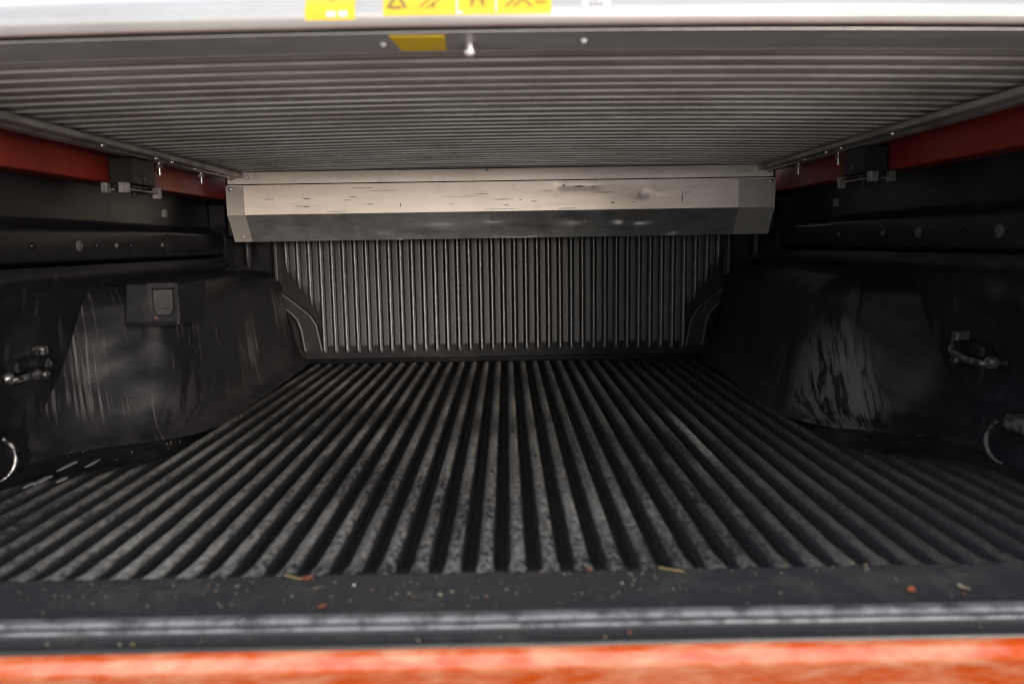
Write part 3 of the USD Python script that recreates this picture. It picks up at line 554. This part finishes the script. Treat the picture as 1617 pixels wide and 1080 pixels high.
# ------------------------------------------------------------------ guide rails along both sides
for s in (-1, 1):
    rl = thing('guide_rail', ('left' if s < 0 else 'right') + ' aluminium guide rail of the roll cover, above the ' + ('left' if s < 0 else 'right') + ' red bed rail', 'rail')
    prof = [(0.664, 0.5165), (0.664, 0.5085), (0.667, 0.5068), (0.683, 0.5062), (0.686, 0.5035), (0.704, 0.5030), (0.706, 0.5050), (0.706, 0.5195), (0.716, 0.5195), (0.716, 0.552), (0.706, 0.552), (0.706, 0.545), (0.704, 0.5225), (0.6665, 0.5185)]
    obj('channel', loft([(s * a, b) for a, b in prof], np.linspace(0.73, 2.16, 40), axis='y'), 'rail_aluminium', rl, smooth=25)
    for yv in (1.33, 1.53, 1.60, 1.74, 1.86, 1.94):
        obj('screw', screw_head((s * (0.674 + 0.01 * (int(yv * 50) % 2)), yv, 0.5065), (0, 0, -1), 0.0048, 0.0045), 'zinc', rl, smooth=40)
    for yv in (1.585, 1.80):      # adjusting bolt: a stud with a nut below the rail
        st = obj('stud', cyl((s * 0.693, yv, 0.506), (s * 0.693, yv, 0.478), 0.0030, 12), 'zinc', rl, smooth=40)
        nut = tc.cylinder(radius=0.0075, height=0.0065, sections=6); nut.apply_translation((s * 0.693, yv, 0.4955)); obj('nut', nut, 'zinc', st)
    # clamp that grips the painted rail
    side = 'left' if s < 0 else 'right'
    yc = 1.50
    cl = thing('rail_clamp', f'black rail clamp with grey bracket gripping the {side} red bed rail', 'clamp', (s * 0.735, yc, 0.48))
    def bx(x0, x1, y0, y1, z0, z1, c=0.002): return box(min(s * x0, s * x1), max(s * x0, s * x1), y0, y1, z0, z1, c)
    obj('body', trimesh.util.concatenate([bx(-0.048, -0.002, -0.040, 0.050, -0.028, 0.0215), bx(-0.040, -0.006, -0.030, 0.012, -0.036, -0.0275), bx(-0.036, -0.006, 0.020, 0.044, -0.034, -0.0275)]), 'matt_black', cl)
    obj('jaw_plate', trimesh.util.concatenate([bx(-0.044, -0.028, -0.062, -0.046, -0.046, -0.026, 0.0015), bx(-0.044, 0.004, -0.0465, 0.070, -0.0400, -0.0365, 0.0008), bx(-0.044, -0.030, 0.070, 0.084, -0.050, -0.026, 0.0015), bx(-0.008, 0.004, -0.062, -0.046, -0.046, -0.026, 0.0015)]), 'clamp_grey', cl)
    obj('bolt', cyl((-s * 0.020, -0.0455, -0.034), (-s * 0.020, -0.056, -0.034), 0.0055, 6), 'matt_black', cl)
    obj('bolt', cyl((-s * 0.026, 0.004, -0.034), (-s * 0.026, 0.004, -0.050), 0.0045, 12), 'matt_black', cl)
    obj('bolt', screw_head((-s * 0.0487, 0.006, -0.016), (-s, 0, 0), 0.007, 0.004), 'bolt_grey', cl, smooth=40)

# ------------------------------------------------------------------ power socket in the left wheel arch
so = thing('power_socket', 'power outlet in its moulded pocket high on the left wheel arch, flap closed', 'power outlet', (-0.612, 1.347, 0.0))
hs = np.array([(-0.058, 0.000, 0.196), (0.040, -0.002, 0.196), (-0.050, 0.004, 0.268), (0.046, 0.004, 0.268), (-0.058, 0.115, 0.196), (0.040, 0.115, 0.196), (-0.050, 0.115, 0.271), (0.046, 0.115, 0.271), (-0.052, -0.003, 0.203), (0.036, -0.004, 0.203)])
obj('housing', trimesh.convex.convex_hull(hs), 'liner_side', so)
from shapely.geometry import box as sbox
fr = sbox(-0.006, 0.206, 0.042, 0.268).buffer(0.003).difference(Polygon([(0.0, 0.262), (0.036, 0.262), (0.036, 0.225), (0.030, 0.214), (0.006, 0.214), (0.0, 0.225)]).buffer(0.001))
m = tc.extrude_polygon(fr, 0.012, engine='earcut'); m.vertices = np.c_[m.vertices[:, 0], 0.004 - m.vertices[:, 2], m.vertices[:, 1]]; m.fix_normals(); obj('frame', m, 'liner_side', so)
fp_ = Polygon([(0.0025, 0.258), (0.0335, 0.258), (0.0335, 0.227), (0.029, 0.217), (0.007, 0.217), (0.0025, 0.227)]).buffer(0.0012)
m = tc.extrude_polygon(fp_, 0.008, engine='earcut'); m.vertices = np.c_[m.vertices[:, 0], -0.001 - m.vertices[:, 2], m.vertices[:, 1]]; m.fix_normals(); lid = obj('flap', m, 'liner_lip', so)
obj('hinge', cyl((0.001, -0.006, 0.2625), (0.035, -0.006, 0.2625), 0.0022, 10), 'matt_black', lid)
obj('finger_ridge', box(0.011, 0.025, -0.0105, -0.0085, 0.224, 0.227, 0.0005), 'liner_lip', lid)
obj('warning_mark', box(0.000, 0.006, -0.0095, -0.0075, 0.2075, 0.2125, 0.0005), 'label_orange', so)

# ------------------------------------------------------------------ tie-downs
def ring_pts(w, h, r=0.012):
    pts = []
    for cx, cy, a0 in ((w / 2 - r, 0, None), ):
        pass
    p = [(-w / 2, 0), (-w / 2, -h + r)] + [(-w / 2 + r - r * math.cos(a), -h + r - r * math.sin(a)) for a in np.linspace(0, math.pi / 2, 7)] + [(w / 2 - r + r * math.sin(a), -h + r - r * math.cos(a)) for a in np.linspace(0, math.pi / 2, 7)] + [(w / 2, 0)]
    return np.array(p)
for s in (-1, 1):
    side = 'left' if s < 0 else 'right'
    W1, W2_ = ('worn', 'bright') if s < 0 else ('shade_toned', 'shade_darkened')
    HM = 'worn_chrome' if s < 0 else 'shaded_metal'     # right-hand fittings have the shade of that side put into their colour
    h = thing('tie_down_hook', f'{W1} metal tie-down hook in the {side} side wall recess behind the wheel arch', 'tie-down hook', (s * 0.765, 1.20, 0.150))
    def bx(x0, x1, y0, y1, z0, z1, c=0.002): return box(min(s * x0, s * x1), max(s * x0, s * x1), y0, y1, z0, z1, c)
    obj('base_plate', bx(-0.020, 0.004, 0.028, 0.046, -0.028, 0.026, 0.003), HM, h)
    obj('mount', trimesh.util.concatenate([bx(-0.016, 0.004, -0.034, 0.027, -0.010, 0.012, 0.004), cyl((-s * 0.002, 0.010, 0.002), (-s * 0.030, 0.010, 0.002), 0.013, 20)]), 'body_black', h, smooth=35)
    tt = np.linspace(0, 1, 40); 
    pts = np.array([(0.004, -0.062, -0.012), (-0.024, -0.062, -0.012), (-0.034, -0.056, -0.012), (-0.036, -0.030, -0.010), (-0.036, 0.0, -0.006), (-0.034, 0.018, 0.000), (-0.020, 0.026, 0.004)])
    from scipy.interpolate import make_interp_spline
    sp = make_interp_spline(np.linspace(0, 1, len(pts)), pts, k=2)(tt); sp[:, 0] *= s
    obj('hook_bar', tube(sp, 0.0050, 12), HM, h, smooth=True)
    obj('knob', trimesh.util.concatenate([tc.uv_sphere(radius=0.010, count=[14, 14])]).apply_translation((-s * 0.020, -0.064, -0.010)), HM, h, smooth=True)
    g = thing('tie_down_ring', f'bent {W2_} metal ring by the {side} foot of the side wall, near the tailgate', 'tie-down ring', (s * 0.752, 1.075, 0.030))
    a = np.linspace(-0.42 * math.pi, 0.30 * math.pi, 36)
    P3 = np.c_[-s * (0.006 + 0.024 * np.cos(a)), 0.036 * np.cos(a * 0.8) - 0.010, 0.036 * np.sin(a)]
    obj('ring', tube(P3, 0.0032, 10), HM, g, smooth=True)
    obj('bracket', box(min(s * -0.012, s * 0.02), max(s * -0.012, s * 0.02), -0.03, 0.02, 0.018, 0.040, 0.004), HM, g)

# ------------------------------------------------------------------ litter swept to the rear of the bed
def bit(name, label, cat, x, y, z, size, mat, group=None, shape='crumb'):
    r = np.random.default_rng(int(abs(x) * 9173 + y * 7717))
    if shape == 'crumb':
        m = tc.icosphere(subdivisions=1, radius=1.0); m.vertices *= (0.45 + 1.0 * r.random((len(m.vertices), 1))) * np.array([1.25, 0.7, 0.4]) * size / 2 * 0.5
        m.vertices[:, 2] += size * 0.10
        a = r.random() * 6; m.vertices[:, :2] = m.vertices[:, :2] @ np.array([[math.cos(a), -math.sin(a)], [math.sin(a), math.cos(a)]])
    elif shape == 'straw':
        t = np.linspace(-0.5, 0.5, 9); a = r.random() * 3
        m = tube(np.c_[t * size * math.cos(a), t * size * math.sin(a), 0.0012 + 0.002 * (t + 0.5) * r.random()], 0.0009, 5)
    else:
        t = np.linspace(-1, 1, 12); w = (1 - t ** 2) ** 0.7 * size * 0.26
        a = r.random() * 3; c_, s_ = math.cos(a), math.sin(a)
        top = np.stack([np.c_[t * size / 2, w * u, 0.0022 + 0.10 * size * (t ** 2) + 0.05 * size * abs(u) + 0 * t] for u in (-1, 0, 1)], 1)
        bot = top - [0, 0, 0.0007]
        m = trimesh.util.concatenate([grid(top), grid(bot, flip=True)]); m.vertices[:, :2] = m.vertices[:, :2] @ np.array([[c_, s_], [-s_, c_]])
    m.vertices += (x, y, z); m.fix_normals()
    g = usdkit.mesh(stage, '/World/' + numbered('/World', name), m, MAT[mat], smooth=40).GetPrim()
    tag(g, label, cat, group)
LZ = 0.0002
bit('leaf_scrap', 'bright orange leaf scrap at the rib ends left of centre', 'leaf scrap', -0.194, 0.724, LZ, 0.013, 'leaf_orange', shape='leaf')
bit('leaf_scrap', 'orange-brown leaf scrap near the right end of the rear lip', 'leaf scrap', 0.385, 0.674, LZ, 0.014, 'leaf_orange', shape='leaf')
bit('leaf_scrap', 'pale tan leaf scrap just right of the orange-brown one', 'leaf scrap', 0.437, 0.678, LZ, 0.012, 'crumb_pale', shape='leaf')
bit('leaf_scrap', 'reddish leaf scrap on the lip beside the raised bead, left of centre', 'leaf scrap', -0.165, 0.664, LZ, 0.009, 'leaf_orange', shape='leaf')
bit('straw_stalk', 'short yellow straw across a rib end right of centre', 'straw', 0.172, 0.732, LZ, 0.026, 'straw', shape='straw')
bit('straw_stalk', 'longest straw lying in the groove right of centre', 'straw', 0.205, 0.752, -0.008, 0.036, 'straw', shape='straw')
bit('straw_stalk', 'thin straw beside the orange leaf scrap left of centre', 'straw', -0.209, 0.728, LZ, 0.020, 'straw', shape='straw')
for i, (x, y, sz, mt) in enumerate([(0.360, 0.741, .008, 'crumb_pale'), (0.372, 0.738, .006, 'crumb_pale'), (0.368, 0.727, .006, 'crumb_pale'), (-0.145, 0.711, .007, 'crumb_white'), (-0.182, 0.706, .005, 'crumb_pale'), (-0.278, 0.704, .006, 'crumb_pale'),
        (-0.322, 0.606, .007, 'crumb_pale'), (-0.311, 0.6065, .006, 'straw'), (-0.385, 0.609, .005, 'crumb_pale'), (-0.10, 0.690, .007, 'crumb_pale'), (-0.088, 0.691, .006, 'crumb_pale'), (-0.083, 0.684, .006, 'crumb_brown'), (-0.058, 0.687, .009, 'crumb_pale'), (-0.047, 0.693, .008, 'crumb_pale'),
        (-0.014, 0.683, .006, 'crumb_brown'), (0.04, 0.735, .007, 'crumb_brown'), (0.09, 0.738, .008, 'leaf_orange'), (0.118, 0.705, .004, 'crumb_white'), (0.165, 0.690, .006, 'crumb_pale'), (0.172, 0.694, .005, 'crumb_brown'), (0.11, 0.610, .006, 'leaf_orange'), (0.088, 0.6035, .006, 'straw'),
        (0.432, 0.669, .006, 'leaf_orange'), (-0.255, 0.610, .004, 'crumb_brown'), (-0.29, 0.717, .005, 'leaf_orange'), (0.29, 0.739, .006, 'straw'), (-0.125, 0.7, .005, 'crumb_brown'), (0.0, 0.607, .004, 'crumb_pale'), (0.41, 0.609, .005, 'crumb_brown'), (-0.20, 0.690, .005, 'crumb_pale'), (-0.07, 0.604, .005, 'crumb_pale')]):
    kind = {'crumb_pale': 'pale', 'crumb_white': 'white', 'crumb_brown': 'brown', 'straw': 'yellow', 'leaf_orange': 'orange'}[mt]
    zone = 'at the rib ends' if y > 0.72 else 'on the flat of the lip behind the beads' if y > 0.65 else 'on the black edge strip beside the red sill'
    part = 'far left' if x < -0.24 else 'left of centre' if x < -0.07 else 'near the centre' if x < 0.06 else 'right of centre' if x < 0.3 else 'far right'
    bit('crumb', f'tiny {kind} crumb {zone}, {part}', 'crumb', x, y, LZ if y < 0.735 else -0.0004, sz, mt, f'{kind} crumbs on the rear lip')

r = np.random.default_rng(11)
ms = []
for i in range(380):      # fine grit: on the lip, in the bottoms of the grooves and along the foot of the arches
    u = r.random()
    if u < 0.45: x, y = r.normal(-0.05, 0.32), r.uniform(0.655, 0.735); z = 0.0002
    elif u < 0.85: x, y = (int(r.integers(-15, 15))) * PITCHX + r.uniform(-0.004, 0.004), 0.80 + 1.25 * r.random(); z = GZ + 0.0008
    else: x, y = r.choice([-1, 1]) * r.uniform(0.56, 0.72), r.uniform(1.18, 1.29); z = -0.002
    if abs(x) > 0.72: continue
    m = tc.icosphere(subdivisions=0, radius=1.0); m.vertices *= (0.6 + 0.8 * r.random((len(m.vertices), 1))) * r.uniform(0.0004, 0.0010) * np.array([1.2, 1, 0.6]); m.vertices += (x, y, z + 0.0004); ms.append(m)
tag(obj('grit', trimesh.util.concatenate(ms), 'crumb_pale'), 'fine pale grit scattered over the black liner and its rear lip', 'grit', kind='stuff')

for k, (x, y, L, w) in enumerate([(-0.672, 1.146, .050, .008), (-0.668, 1.075, .040, .009), (-0.640, 1.075, .026, .007), (-0.640, 1.155, .036, .006), (-0.674, 1.050, .022, .006)]):
    t = np.linspace(0, 2 * math.pi, 22)[:-1]; q = np.random.default_rng(k + 3)
    rr_ = 0.75 + 0.5 * q.random(21)
    poly = Polygon(np.c_[np.cos(t) * w / 2 * rr_, np.sin(t) * L / 2 * rr_])
    m = tc.extrude_polygon(poly, 0.0010, engine='earcut'); m.vertices += (x, y, 0.0004)
    lab = ['longest pale painted wet glint on the outer left ribs', 'wide pale painted wet glint nearest the left ring', 'short pale painted wet glint right of the wide one', 'narrow pale painted wet glint right of the longest', 'smallest pale painted wet glint on the outer left ribs'][k]
    tag(obj('painted_glint', m, 'glint_grey'), lab, 'splash', 'pale painted wet glints on the outer left ribs')  # pale flakes, the glint of wet spots painted as colour
